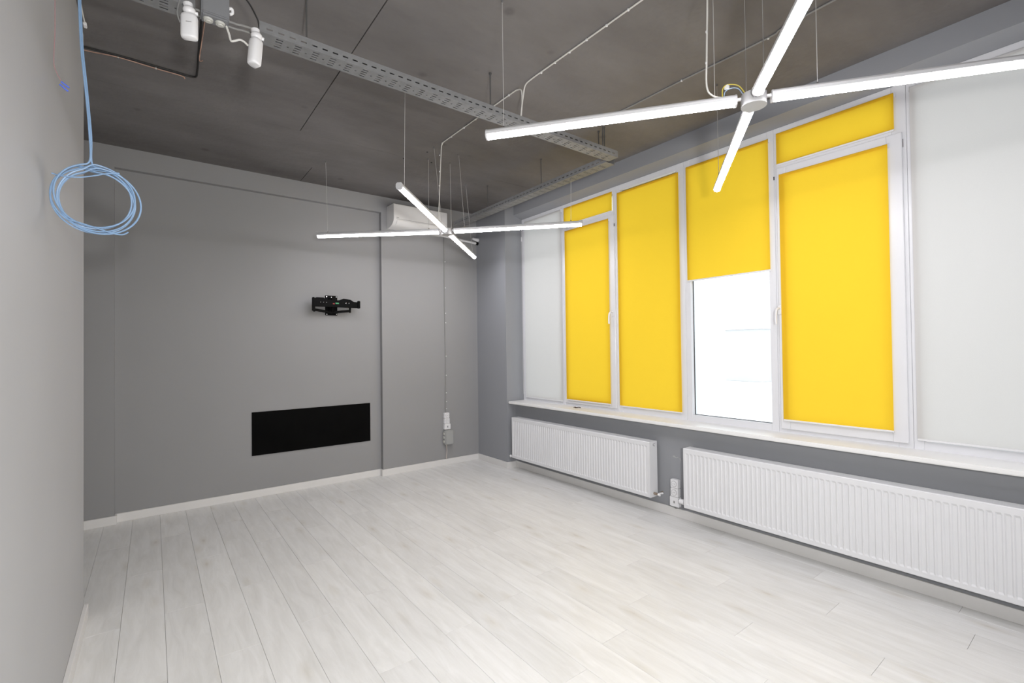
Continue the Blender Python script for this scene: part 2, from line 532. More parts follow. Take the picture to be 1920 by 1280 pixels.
for i, (y0, y1, kind) in enumerate(secs):
    wn = sempty('window_%d' % (i + 1), (XF, (y0 + y1) / 2, ZB0))
    b = MB()
    g_ = 0.0006
    mw = 0.048
    mr = 0.072 if i in (2, 4) else mw
    ring(b, XF, XF + 0.07, y0 + g_, y1 - g_, ZB0, ZT0, mw, mr, 0.055, 0.055)
    b.build('frame', PVC, wn)
    if kind == 'fixed':
        pane(wn, y0 + mr, y1 - mw, ZB0 + 0.055, ZT0 - 0.055)
    else:
        zt = 2.765 if i == 1 else 2.738
        MB().box(XF - 0.001, XF + 0.07, y0 + mr, y1 - mw, zt, zt + 0.05, 0.002).build('transom', PVC, wn)
        pane(wn, y0 + mr, y1 - mw, zt + 0.05, ZT0 - 0.055)
        sh = MB()
        ring(sh, XF - 0.016, XF + 0.05, y0 + 0.020, y1 - 0.020, 0.838, zt - 0.002 + 0.012, 0.062, 0.078, 0.062, 0.055, 0.003)
        so = sh.build('sash', PVC, wn)
        pane(wn, y0 + 0.098, y1 - 0.082, 0.90, zt - 0.045)
    if i in (1, 4):
        # drain caps and latch keeps
        b = MB()
        if i == 1:
            b.box(XF - 0.019, XF - 0.016, 3.072 + 0.040, 3.085 + 0.040, 2.650, 2.680, 0.001)
        else:
            b.box(XF - 0.004, XF, 0.842, 0.860, 2.655, 2.706, 0.001)
        b.build('latch_keep', LATCH, wn)
        b = MB()
        yk = 3.083 if i == 1 else 1.603
        b.box(XF - 0.003, XF, yk - 0.004, yk + 0.004, 2.672, 2.698, 0.001)
        b.build('hinge_slot', DARKSLOT, wn)
for (wi, yh, zh) in [(1, 3.155, 1.785), (4, 1.592, 1.705)]:
    wn = bpy.data.objects['window_%d' % (wi + 1)]
    X0 = XF - 0.016
    if wi == 4:
        yh = 1.574
    b = MB()
    b.box(X0 - 0.008, X0, yh - 0.014, yh + 0.014, zh - 0.035, zh + 0.035, 0.004)
    b.tube([(X0 - 0.006, yh, zh + 0.01), (X0 - 0.03, yh, zh + 0.012), (X0 - 0.045, yh + 0.006, zh - 0.005), (X0 - 0.05, yh + 0.008, zh - 0.05), (X0 - 0.048, yh + 0.008, zh - 0.105)], 0.008, 8)
    b.build('window_handle', WHITE, wn, smooth=True)

# ------------------------------------------------------------------ roller blinds
def blind(label, group, X, y0, y1, z0, z1, kind, roll=True, bar=True, chain=None, fab_to=None):
    """measured on the plane x=3.67"""
    ya, za = at(X, y0, z0); yb, zb = at(X, y1, z1)
    t = thing('roller_blind', label, 'blind', (X, (ya + yb) / 2, za), group)
    fm = YEL if kind == 'y' else WHT
    R = 0.013
    bm = MB()
    # fabric: sheet that leaves the roller tangentially and falls to the bottom bar
    prof = [(X + 0.0005, za + 0.012), (X + 0.0005, zb - 0.02), (X + 0.0, zb - R)]
    vsA = [bm.bm.verts.new((x, ya, z)) for x, z in prof]
    vsB = [bm.bm.verts.new((x, yb, z)) for x, z in prof]
    for q in range(len(prof) - 1):
        bm.bm.faces.new((vsA[q], vsA[q + 1], vsB[q + 1], vsB[q]))
    bm.build('fabric', fm, t)
    MB().cyl((X + R, ya, zb - R), (X + R, yb, zb - R), R, 16).build('roller_tube', YELROLL if kind == 'y' else WHTROLL, t, smooth=True)
    b = MB().box(X - 0.004, X + 0.006, ya, yb, za, za + 0.012, 0.002)
    b.build('bottom_bar', WHITE, t)
    for yy, s in ((ya, -1), (yb, 1)):
        MB().box(X - 0.001, X + 0.028, yy + s * 0.001, yy + s * 0.006, zb - 0.030, zb + 0.002, 0.0015).build('bracket', WHITE, t)
    if chain is not None:
        ch = MB()
        yc = chain
        ch.tube([(X - 0.006, yc, zb - 0.02), (X - 0.006, yc + 0.002, 1.6), (X - 0.004, yc, 0.95), (X + 0.0, yc - 0.006, 0.90), (X + 0.004, yc - 0.009, 0.98), (X + 0.004, yc - 0.008, 1.8), (X + 0.004, yc - 0.006, zb - 0.02)], 0.0016, 6, sub=8)
        co = ch.build('bead_chain', WHITE, t, smooth=True)
        MB().box(X - 0.012, X + 0.0, yc - 0.005, yc + 0.005, 2.775, 2.83, 0.002).build('chain_weight', WHITE, co)
    return t
YG = 'yellow roller blinds over the window panes'
blind('tall white roller blind over the window next to the room corner', None, 3.668, 3.900, 4.556, 0.842, 3.012, 'w', chain=4.602)
blind('small yellow roller blind over the top light nearest the room corner', YG, 3.668, 3.150, 3.850, 2.806, 3.012, 'y')
blind('narrow yellow roller blind on the sash with a curved white handle near the corner', YG, 3.652, 3.203, 3.840, 0.866, 2.752, 'y')
blind('tall yellow roller blind with no pane bar, fully lowered, left of the half-raised one', YG, 3.668, 2.398, 3.088, 0.862, 2.978, 'y')
blind('half-raised yellow roller blind with bright bare glass showing below it', YG, 3.668, 1.638, 2.325, 2.002, 2.995, 'y')
blind('small yellow roller blind over the top light right of the half-raised blind', YG, 3.668, 0.884, 1.580, 2.768, 3.012, 'y')
blind('wide tall yellow roller blind on the opening sash right of the bare glass', YG, 3.652, 0.920, 1.566, 0.896, 2.704, 'y')
blind('wide white roller blind above the long radiator at the right edge of the photo', None, 3.668, -0.690, 0.806, 0.864, 3.012, 'w')

# ------------------------------------------------------------------ outside
gr = MB().box(3.9, 160, -120, 160, -3.2, -3.0).build('snowy_ground', SNOW)
gr['kind'] = 'structure'
hb = thing('apartment_building', 'pale boxy building seen faintly through the bare window glass', 'building', (58, 29, -3))
MB().box(58, 70, 27.0, 31.6, -3.0, 3.4, 0.05).build('wall', HOUSE, hb)
MB().box(57.7, 70.3, 26.7, 31.9, 3.4, 3.6, 0.02).build('roof', SNOW, hb)

# ------------------------------------------------------------------ radiators
def radiator(label, ya, yb, z0=0.139, z1=0.621, sides=1):
    Xf = 3.4276; Xb = 3.5276
    t = thing('radiator', label, 'radiator', (Xf, (ya + yb) / 2, z0), 'white panel radiators under the sill')
    # fluted front panel as a grid
    ns = int(round((yb - ya - 0.05) / 0.0333))
    y_st = ya + ((yb - ya) - ns * 0.0333) / 2
    ys = [(ya, 0)]
    for k in range(ns):
        c = y_st + k * 0.0333
        ys += [(c + 0.003, 0), (c + 0.009, 1), (c + 0.0243, 1), (c + 0.0303, 0)]
    ys.append((yb, 0))
    zs = [(z0, 0, 0.004), (z0 + 0.004, 0, 0.0), (z0 + 0.030, 0, 0), (z0 + 0.040, 1, 0), (z1 - 0.048, 1, 0), (z1 - 0.036, 0, 0), (z1 - 0.004, 0, 0), (z1, 0, 0.004)]
    bm = bmesh.new()
    gridv = []
    for (z, a, ins) in zs:
        gridv.append([bm.verts.new((Xf + ins + (0.0055 if (a and q) else 0.0), y, z)) for (y, q) in ys])
    for i in range(len(zs) - 1):
        for j in range(len(ys) - 1):
            bm.faces.new((gridv[i][j], gridv[i][j + 1], gridv[i + 1][j + 1], gridv[i + 1][j]))
    mb = MB(); mb.bm.free(); mb.bm = bm
    mb.build('front_panel', RAD, t)
    MB().box(Xf + 0.0062, Xf + 0.016, ya + 0.002, yb - 0.002, z0 + 0.004, z1 - 0.004).build('water_channel', RAD, t)
    MB().box(Xb - 0.012, Xb, ya + 0.002, yb - 0.002, z0 + 0.002, z1 - 0.002, 0.003).build('rear_panel', RAD, t)
    for yy in (ya, yb):
        s = 1 if yy == ya else -1
        MB().box(Xf + 0.001, Xb + 0.002, min(yy, yy - s * 0.002), max(yy, yy - s * 0.002), z0 + 0.002, z1, 0.001).build('side_cover', RAD, t)
    tg = MB()
    tg.box(Xf + 0.004, Xf + 0.018, ya, yb, z1 - 0.003, z1 + 0.001, 0.001)
    tg.box(Xb - 0.014, Xb, ya, yb, z1 - 0.003, z1 + 0.001, 0.001)
    for q in range(5):
        x = Xf + 0.024 + q * 0.012
        tg.box(x, x + 0.007, ya, yb, z1 - 0.003, z1 + 0.0005)
    n = int((yb - ya) / 0.25)
    for q in range(n + 1):
        y = ya + 0.004 + (yb - ya - 0.008) * q / n
        tg.box(Xf + 0.006, Xb - 0.004, y - 0.004, y + 0.004, z1 - 0.004, z1 - 0.0005)
    tg.build('top_grille', RAD, t)
    # convector fins inside
    fb = MB()
    q = ya + 0.03
    while q < yb - 0.03:
        fb.box(Xf + 0.020, Xb - 0.016, q, q + 0.001, z0 + 0.03, z1 - 0.03)
        q += 0.04
    fb.build('convector_fins', RAD, t)
    # wall brackets
    for y in (ya + 0.2, yb - 0.2):
        MB().box(Xb, XW, y - 0.015, y + 0.015, z0 + 0.03, z1 - 0.05, 0.002).build('wall_bracket', RAD, t)
    return t
r1 = radiator('shorter-looking white ribbed radiator nearer the corner, its valve end in view', 2.563, 4.541)
xm = 3.4776
MB().cyl((xm, 2.561, 0.594), (xm, 2.550, 0.594), 0.011, 12).build('air_vent_plug', CHROME, r1, smooth=True)
MB().cyl((xm, 2.550, 0.594), (xm, 2.545, 0.594), 0.006, 6).build('air_vent_key', WHITE, r1)
v = MB()
v.cyl((xm, 2.561, 0.172), (xm, 2.535, 0.172), 0.011, 12)
v.cyl((xm, 2.545, 0.172), (xm, 2.520, 0.172), 0.009, 6)
v.cyl((xm, 2.530, 0.172), (xm + 0.08, 2.530, 0.176), 0.008, 10)
vo = v.build('lockshield_valve', BRASS, r1, smooth=True)
MB().cyl((xm, 2.520, 0.170), (xm, 2.500, 0.170), 0.011, 12).build('valve_cap', WHITE, vo, smooth=True)
MB().cyl((xm + 0.008, 2.520, 0.176), (xm + 0.008, 2.478, 0.190), 0.008, 10).build('pipe_stub', WHITE, vo, smooth=True)
MB().sphere((3.443, 4.585, 0.151), 0.017, 12).cyl((3.443, 4.540, 0.151), (3.443, 4.58, 0.151), 0.009).build('end_cap', WHITE, r1, smooth=True)
r2 = radiator('long white ribbed radiator running out of the right edge of the photo', 0.238, 2.238)
MB().cyl((xm - 0.01, 2.242, 0.170), (xm - 0.01, 2.262, 0.170), 0.012, 12).cyl((xm - 0.01, 2.258, 0.170), (xm - 0.01, 2.300, 0.170), 0.021, 16).build('thermostat_knob', WHITE, r2, smooth=True)
MB().tube([(xm, 2.262, 0.162), (xm, 2.268, 0.145), (xm + 0.02, 2.27, 0.138), (XW, 2.27, 0.138)], 0.007, 8).build('valve_pipe', BRASS, r2, smooth=True)

# ------------------------------------------------------------------ surface sockets under the sill
t = thing('wall_socket', 'stack of two white surface sockets and a data box on the wall between the radiators', 'socket', (XW, 2.39, 0.09))
def socket_face(par, X, y, z, rad=0.017):
    """round recessed face looking towards -x"""
    MB().cyl((X - 0.0015, y, z), (X + 0.001, y, z), rad, 20).build('socket_ring', INKG, par)
    f = MB().cyl((X - 0.0022, y, z), (X + 0.001, y, z), rad - 0.0022, 20).build('socket_face', WHITE, par)
    h = MB()
    for dy in (-0.008, 0.008):
        h.cyl((X - 0.0026, y + dy, z), (X, y + dy, z), 0.0028, 8)
    h.build('pin_hole', DARKSLOT, par)
for (z0, z1, y0, y1, k) in [(0.249, 0.320, 2.352, 2.424, 's'), (0.176, 0.247, 2.352, 2.424, 's'), (0.092, 0.174, 2.346, 2.434, 'd')]:
    o = MB().box(XW - 0.042, XW, y0, y1, z0, z1, 0.004, seg=2).build('socket_box' if k == 's' else 'data_box', WHITE, t, smooth=True)
    ym, zm = (y0 + y1) / 2, (z0 + z1) / 2
    if k == 's':
        socket_face(o, XW - 0.042, ym, zm, 0.025)
    else:
        MB().box(XW - 0.0435, XW - 0.041, ym - 0.008, ym + 0.006, zm - 0.012, zm + 0.008).build('data_port', INKG, o)
MB().cyl((XW - 0.02, 2.385, 0.074), (XW - 0.02, 2.385, 0.092), 0.010, 10).build('cable_conduit', GCABLE, t)

# ------------------------------------------------------------------ scrap on the sill
b = MB()
b.tube([(3.560, 3.62, 0.815), (3.565, 3.60, 0.818), (3.572, 3.59, 0.814), (3.58, 3.565, 0.819), (3.59, 3.545, 0.815)], 0.004, 6)
b.tube([(3.565, 3.60, 0.814), (3.55, 3.585, 0.816), (3.548, 3.575, 0.813)], 0.003, 6)
tag(b.build('wire_offcut', BROWN, smooth=True), 'small dark brown offcut lying on the white window sill', 'scrap')

# ------------------------------------------------------------------ back wall: board, bracket, air conditioner, sockets
tag(MB().box(0.783, 1.983, YR - 0.006, YR, 0.414, 0.845).build('black_board', BLACKM), 'flat matt black rectangle low on the recessed grey wall', 'panel')

t = thing('television_bracket', 'black folding television wall bracket with silver screws on the recessed grey wall', 'bracket', (1.555, YR, 1.83))
b = MB().box(1.493, 1.622, YR - 0.012, YR, 1.832, 2.048, 0.004)
pl = b.build('wall_plate', BLACK, t)
for (x, z) in [(1.505, 2.034), (1.557, 2.030), (1.610, 2.036), (1.505, 1.846), (1.610, 1.846)]:
    MB().cyl((x, YR - 0.018, z), (x, YR - 0.011, z), 0.0065, 8).build('screw', CHROME, pl)
b = MB()
b.box(1.525, 1.590, YR - 0.045, YR - 0.010, 1.86, 2.02, 0.004)
b.cyl((1.557, YR - 0.045, 1.865), (1.557, YR - 0.045, 2.02), 0.017, 14)
b.build('pivot_column', BLACK, t, smooth=True)
for s in (-1, 1):
    xe = 1.557 + s * (0.20 if s < 0 else 0.175)
    a = MB()
    dirv = Vector((xe - 1.557, -0.05, 0))
    ang = math.atan2(dirv.y, dirv.x)
    mid = Vector(((1.557 + xe) / 2, YR - 0.07, 1.872))
    a.box(mid.x - dirv.length / 2, mid.x + dirv.length / 2, mid.y - 0.008, mid.y + 0.008, mid.z - 0.013, mid.z + 0.013, 0.003, rot=Euler((0, -s * 0.11, ang if s > 0 else ang + math.pi)).to_matrix())
    a.cyl((xe, YR - 0.095, 1.862), (xe, YR - 0.095, 1.998), 0.010, 12)
    a.build('folding_arm', BLACK, t, smooth=True)
b = MB()
outl = [(1.345, 1.918), (1.345, 1.998), (1.375, 2.012), (1.445, 2.012), (1.475, 1.995), (1.55, 1.985), (1.61, 1.992), (1.655, 2.010), (1.73, 2.002), (1.765, 1.980), (1.812, 1.978), (1.812, 1.920), (1.7, 1.918)]
b.prism(outl, -0.006, 0.006, (Vector((0, YR - 0.115, 0)), Vector((1, 0, 0)), Vector((0, 0, 1)), Vector((0, 1, 0))))
b.box(1.345, 1.812, YR - 0.135, YR - 0.109, 1.914, 1.922, 0.001)
fp = b.build('front_bar', BLACK, t)
for (x0, x1, z0, z1) in [(1.332, 1.352, 1.868, 2.010), (1.808, 1.832, 1.910, 1.992)]:
    MB().box(x0, x1, YR - 0.140, YR - 0.100, z0, z1, 0.004, seg=2).build('end_cap', BLACK, fp)
for x in (1.415, 1.444, 1.475, 1.682, 1.712):
    MB().cyl((x, YR - 0.1235, 1.962), (x, YR - 0.120, 1.962), 0.005 if x > 1.6 else 0.0035, 8).build('bolt', CHROME if x > 1.6 else LATCH, fp)
MB().box(1.568, 1.604, YR - 0.1222, YR - 0.1205, 1.950, 1.963).build('green_sticker', GREEN, fp)
MB().box(1.540, 1.560, YR - 0.1222, YR - 0.1205, 1.945, 1.956).build('red_sticker', RED, fp)

# air conditioner
t = thing('air_conditioner', 'white split air conditioner high on the back wall behind the far light', 'air conditioner', (2.53, YB, 2.86))
xa, xb = 2.183, 2.868
YA = 5.06
prof = [(YB - 0.002, 3.118), (YA + 0.014, 3.112), (YA + 0.004, 3.108), (YA, 3.098), (YA, 2.948), (YA + 0.006, 2.925), (YA + 0.022, 2.902), (YA + 0.055, 2.880), (YA + 0.10, 2.865), (YB - 0.002, 2.858)]
b = MB().prism(prof, xa, xb, (Vector((0, 0, 0)), Vector((0, 1, 0)), Vector((0, 0, 1)), Vector((1, 0, 0))))
body = b.build('casing', ACW, t, smooth=True, angle=35)
MB().box(xa + 0.01, xb - 0.01, YA + 0.02, YB - 0.03, 3.108, 3.119, 0.002).build('intake_grille', GCABLE, t)
lv = MB()
lv.prism([(YA + 0.004, 2.930), (YA + 0.018, 2.906), (YA + 0.050, 2.884), (YA + 0.046, 2.878), (YA + 0.012, 2.900), (YA + 0.0, 2.926)], xa + 0.04, xb - 0.04, (Vector((0, 0, 0)), Vector((0, 1, 0)), Vector((0, 0, 1)), Vector((1, 0, 0))))
lv.build('air_flap', ACW, t, smooth=True, angle=35)
MB().box(xa + 0.03, xb - 0.03, YA - 0.0008, YA + 0.002, 2.9385, 2.9415).build('panel_gap', INKG, t)
MB().box(2.215, 2.245, YA - 0.0008, YA + 0.001, 2.952, 2.958).build('logo', INKG, t)
# refrigerant sleeve to the corner
b = MB()
b.tube([(2.84, YB - 0.03, 2.872), (2.98, YB - 0.03, 2.862), (3.2, YB - 0.03, 2.845), (XP - 0.03, YB - 0.03, 2.832)], 0.015, 10)
t = thing('pipe_sleeve', 'thin white pipe running from the air conditioner to the room corner', 'pipe', (3.1, YB - 0.03, 2.84))
b.build('sleeve', WHITE, t, smooth=True)
MB().cyl((XP - 0.09, YB - 0.05, 2.885), (XP - 0.005, YB - 0.05, 2.875), 0.014, 12, r2=0.026).build('wall_flange', WHITE, t, smooth=True)
MB().cyl((XP - 0.022, YB - 0.035, 2.835), (XP, YB - 0.035, 2.83), 0.022, 12).build('black_seal', BLACK, t)

# sockets and junction box on the back wall
t = thing('cable_duct', 'thin grey cable clipped vertically down the back wall pier', 'cable', (2.934, YB, 0.66))
MB().tube([(2.928, YB - 0.006, 2.858), (2.930, YB - 0.006, 2.0), (2.932, YB - 0.006, 1.2), (2.925, YB - 0.006, 0.72), (2.934, YB - 0.008, 0.655)], 0.0065, 8, sub=4).build('cable', GCABLE, t, smooth=True)
from_z = lambda zz: zz
for z in (2.55, 2.22, 1.90, 1.78, 1.36, 1.12, 0.90, 0.79, 0.70):
    MB().box(2.936, 2.946, YB - 0.012, YB, z - 0.006, z + 0.006, 0.002).build('clip', WHITE, t)
t = thing('wall_socket', 'stack of white surface sockets on the back wall above the grey junction box', 'socket', (2.925, YB, 0.45))
for (z0, z1, x0, x1, k) in [(0.588, 0.655, 2.893, 2.962, 's'), (0.519, 0.586, 2.893, 2.966, 's'), (0.445, 0.517, 2.893, 2.978, 'd')]:
    o = MB().box(x0, x1, YB - 0.042, YB, z0, z1, 0.004, seg=2).build('socket_box' if k == 's' else 'data_box', WHITE, t, smooth=True)
    xm_, zm = (x0 + x1) / 2, (z0 + z1) / 2
    if k == 's':
        MB().cyl((xm_, YB - 0.0435, zm), (xm_, YB - 0.041, zm), 0.022, 18).build('socket_ring', INKG, o)
        MB().cyl((xm_, YB - 0.0442, zm), (xm_, YB - 0.041, zm), 0.020, 18).build('socket_face', WHITE, o)
        MB().cyl((xm_ - 0.008, YB - 0.0447, zm), (xm_ - 0.008, YB - 0.04, zm), 0.0028, 8).cyl((xm_ + 0.008, YB - 0.0447, zm), (xm_ + 0.008, YB - 0.04, zm), 0.0028, 8).build('pin_hole', DARKSLOT, o)
    else:
        MB().box(xm_ - 0.006, xm_ + 0.008, YB - 0.0435, YB - 0.041, zm - 0.012, zm + 0.010).build('data_port', INKG, o)
t = thing('junction_box', 'grey rectangular junction box low on the back wall under white sockets', 'junction box', (2.95, YB, 0.26))
b = MB().box(2.888, 3.008, YB - 0.060, YB, 0.258, 0.440, 0.010, seg=3)
bx = b.build('box_body', BOXGREY, t, smooth=True)
MB().box(2.892, 3.004, YB - 0.066, YB - 0.052, 0.262, 0.436, 0.008, seg=3).build('box_lid', BOXGREY, t, smooth=True)
for z in (0.395, 0.348, 0.298):
    MB().cyl((2.880, YB - 0.028, z), (2.889, YB - 0.028, z), 0.016, 14, r2=0.019).build('cable_gland', BOXKNOB, t, smooth=True)
MB().tube([(2.925, YB - 0.02, 0.26), (2.936, YB - 0.012, 0.20), (2.940, YB - 0.008, 0.17), (2.930, YB - 0.008, 0.10), (2.930, YB - 0.010, 0.0755)], 0.0055, 8).build('feed_wire', mat('pinkish_feed_wire', (0.50, 0.44, 0.41, 1), 0.6), t, smooth=True)

# ------------------------------------------------------------------ pendant lamps
ZL = 2.565           # top of housings
def arm_geo(hub, ang, L0, L1):
    d = Vector((math.cos(ang), math.sin(ang), 0))
    side = Vector((-d.y, d.x, 0))
    O = Vector((hub[0], hub[1], ZL))
    return O, side, d
def lamp(label, hub, angs, L1, wires, cord, group='star-shaped pendant lamps'):
    t = thing('pendant_lamp', label, 'lamp', (hub[0], hub[1], ZL - 0.05), group)
    Z = Vector((0, 0, 1))
    hb = MB().cyl((hub[0], hub[1], ZL - 0.056), (hub[0], hub[1], ZL - 0.003), 0.052, 40)
    bmesh.ops.bevel(hb.bm, geom=[e for e in hb.bm.edges if abs(e.verts[0].co.z - e.verts[1].co.z) < 1e-5], offset=0.004, segments=2, affect='EDGES')
    hb.build('hub', mat('lamp_hub_grey', (0.42, 0.42, 0.43, 1), 0.4, var=0.01), t, smooth=True, angle=50)
    for a in angs:
        O, s, d = arm_geo(hub, a, 0, 0)
        fr = (O, s, Z, d)
        a0, a1 = 0.072, L1
        prof = [(-0.014, 0), (0.014, 0), (0.0225, -0.010), (0.0235, -0.024), (0.0215, -0.026), (-0.0215, -0.026), (-0.0235, -0.024), (-0.0225, -0.010)]
        ho = MB().prism(prof, a0, a1, fr).build('arm_housing', HOUS, t)
        lens = []
        for k in range(9):
            th = math.pi * k / 8
            lens.append((0.0205 * math.cos(th), -0.0262 - 0.020 * math.sin(th)))
        MB().prism(lens, a0 + 0.007, a1 - 0.007, fr).build('tube_diffuser', LENS, ho, smooth=True, angle=40)
        cap = [(-0.0145, 0.001), (0.0145, 0.001), (0.0235, -0.010), (0.0245, -0.030), (0.017, -0.044), (0, -0.049), (-0.017, -0.044), (-0.0245, -0.030), (-0.0235, -0.010)]
        for (c0, c1) in ((a0 - 0.002, a0 + 0.006), (a1 - 0.006, a1 + 0.002)):
            MB().prism(cap, c0, c1, fr).build('end_cap', HOUS, ho)
        MB().prism([(-0.006, -0.012), (0.006, -0.012), (0.006, -0.022), (-0.006, -0.022)], 0.048, a0, fr).build('connector', WHITE, ho)
    for (top, bot) in wires:
        MB().cyl(bot, top, 0.0015, 6).build('suspension_wire', STEELW, t)
        MB().cyl((top[0], top[1], top[2] - 0.016), (top[0], top[1], top[2]), 0.006, 8).build('ceiling_anchor', LATCH, t)
        MB().cyl((bot[0], bot[1], bot[2] - 0.002), (bot[0], bot[1], bot[2] + 0.012), 0.004, 8).build('wire_gripper', CHROME, t)
    co = MB().tube(cord, 0.0040, 8).build('power_cord', WCABLE, t, smooth=True)
    return t, co
hub1 = (2.18, 3.85)
A1 = [math.atan2(.81, -.91), math.atan2(-.92, -.89), math.atan2(-.90, .83), math.atan2(.866, .849)]
def on(hub, a, r, off=0.0):
    return (hub[0] + math.cos(a) * r - math.sin(a) * off, hub[1] + math.sin(a) * r + math.cos(a) * off, ZL)
L = 1.245
w1 = []
tops = {0: [(2.049, 3.953), (1.296, 4.56)], 1: [(1.974, 3.70), (1.36, 2.95)], 2: [(2.226, 3.70), (2.935, 2.98)], 3: [(2.262, 3.92), (2.70, 4.35)]}
for i, a in enumerate(A1):
    for (tp, rr) in zip(tops[i], (0.17, L - 0.10)):
        w1.append(((tp[0], tp[1], 2.931 if tp[0] == 2.935 else H), on(hub1, a, rr)))
cordp = (1.975, 3.62)
_, co1 = lamp('far four-armed lit pendant lamp hanging in front of the air conditioner', hub1, A1, L, w1,
     [(1.985, 3.56, H - 0.008), (1.983, 3.578, H - 0.03), (1.981, 3.60, 3.0), (1.984, 3.63, 2.75), (1.99, 3.655, 2.62), (1.999, 3.665, ZL - 0.002)])
hub2 = (2.128, 1.006)
A2 = [math.atan2(.955, -.736), math.atan2(-.383, -.468), math.atan2(-.738, .562), math.atan2(.746, 1.016)]
w2 = []
for i, a in enumerate(A2):
    for rr in (0.25 if i == 2 else 0.16, L - 0.09):
        p = on(hub2, a, rr)
        w2.append(((p[0], p[1], H), p))
lp2, co2 = lamp('near four-armed lit pendant lamp in front of the yellow blinds, running out at top right', hub2, A2, L, w2,
     [(2.00, 1.14, H - 0.004), (1.995, 1.14, 3.0), (1.99, 1.145, 2.75), (1.995, 1.15, 2.62), (2.015, 1.135, 2.578), (2.045, 1.105, ZL - 0.002)])
hub3 = (2.10, -1.84)  # unseen lamp added behind the camera to fill the foreground with light
w3 = []
for a in A2:
    for rr in (0.16, L - 0.09):
        p = on(hub3, a, rr)
        w3.append(((p[0], p[1], H), p))
lamp('added four-armed fill lamp, an unseen copy of the pendants behind the camera', hub3, A2, L, w3,
     [(1.98, -1.70, H - 0.004), (1.98, -1.70, 2.8), (2.02, -1.74, ZL - 0.002)])
for (co, pts) in ((co1, [(1.981, 3.60, 3.12), (1.981, 3.605, 2.98), (1.982, 3.615, 2.86)]), (co2, [(1.997, 1.14, 3.02), (1.992, 1.142, 2.86), (1.991, 1.145, 2.72)])):
    for p in pts:
        MB().box(p[0] - 0.0095, p[0] - 0.003, p[1] - 0.003, p[1] + 0.003, p[2] - 0.005, p[2] + 0.005, 0.001).build('cable_tie', WHITE, co)
# loose colour-coded leads looping into the near lamp's hub
b = MB().tube([(2.045, 1.105, ZL), (2.04, 1.10, 2.60), (2.055, 1.085, 2.618), (2.09, 1.055, 2.612), (2.11, 1.035, 2.575), (2.115, 1.03, ZL - 0.005)], 0.0022, 6)
b.build('earth_lead', YGW, lp2, smooth=True)
b = MB().tube([(2.05, 1.10, ZL), (2.052, 1.095, 2.59), (2.07, 1.075, 2.603), (2.09, 1.055, 2.598), (2.10, 1.04, 2.57), (2.102, 1.035, ZL - 0.005)], 0.002, 6)
b.build('neutral_lead', BLW, lp2, smooth=True)
MB().box(2.047, 2.063, 1.080, 1.098, 2.598, 2.616, 0.002).build('terminal_block', WHITE, lp2)

# ------------------------------------------------------------------ cable trays
def tray_mesh(L, Wd, Hh, pitch=0.0835, first=0.075):
    """perforated U channel along +x, y across, z up; open holes in floor and sides"""
    b = MB()
    bm = b.bm
    def sheet(O, U, V, lu, lv, holes):
        us = sorted({0, lu} | {round(h[0], 5) for h in holes if 0 < h[0] < lu} | {round(h[1], 5) for h in holes if 0 < h[1] < lu})
        vs_ = sorted({0, lv} | {round(h[2], 5) for h in holes} | {round(h[3], 5) for h in holes})
        idx = {}
        def vert(i, j):
            if (i, j) not in idx:
                idx[(i, j)] = bm.verts.new(O + U * us[i] + V * vs_[j])
            return idx[(i, j)]
        rows = {}
        for h in holes:
            rows.setdefault((round(h[2], 5), round(h[3], 5)), []).append(h)
        for i in range(len(us) - 1):
            um = (us[i] + us[i + 1]) / 2
            hs = [h for h in holes if h[0] < um < h[1]]
            for j in range(len(vs_) - 1):
                vm = (vs_[j] + vs_[j + 1]) / 2
                if any(h[2] < vm < h[3] for h in hs):
                    continue
                bm.faces.new((vert(i, j), vert(i + 1, j), vert(i + 1, j + 1), vert(i, j + 1)))
    fh, sh = [], []
    x = first
    k = 0
    while x + 0.04 < L:
        for r in range(4):
            yy = Wd * (0.14 + 0.205 * r)
            fh.append((x, x + 0.030, yy, yy + 0.007))
        if k % 1 == 0:
            fh.append((x + 0.053, x + 0.061, Wd * 0.46, Wd * 0.46 + 0.008))
        x += pitch
        k += 1
    x = 0.03
    while x + 0.03 < L:
        sh.append((x, x + 0.026, 0.018, 0.025))
        x += 0.0505
    X, Y, Z = Vector((1, 0, 0)), Vector((0, 1, 0)), Vector((0, 0, 1))
    sheet(Vector((0, 0, 0)), X, Y, L, Wd, fh)
    sheet(Vector((0, 0, 0)), X, Z, L, Hh, sh)
    sheet(Vector((0, Wd, 0)), X, Z, L, Hh, sh)
    for yy in (0, Wd):
        s = 0.008 if yy == 0 else -0.008
        q = [bm.verts.new(p) for p in ((0, yy, Hh), (L, yy, Hh), (L, yy + s, Hh), (0, yy + s, Hh))]
        bm.faces.new(q)
    bmesh.ops.remove_doubles(bm, verts=bm.verts, dist=1e-5)
    return b
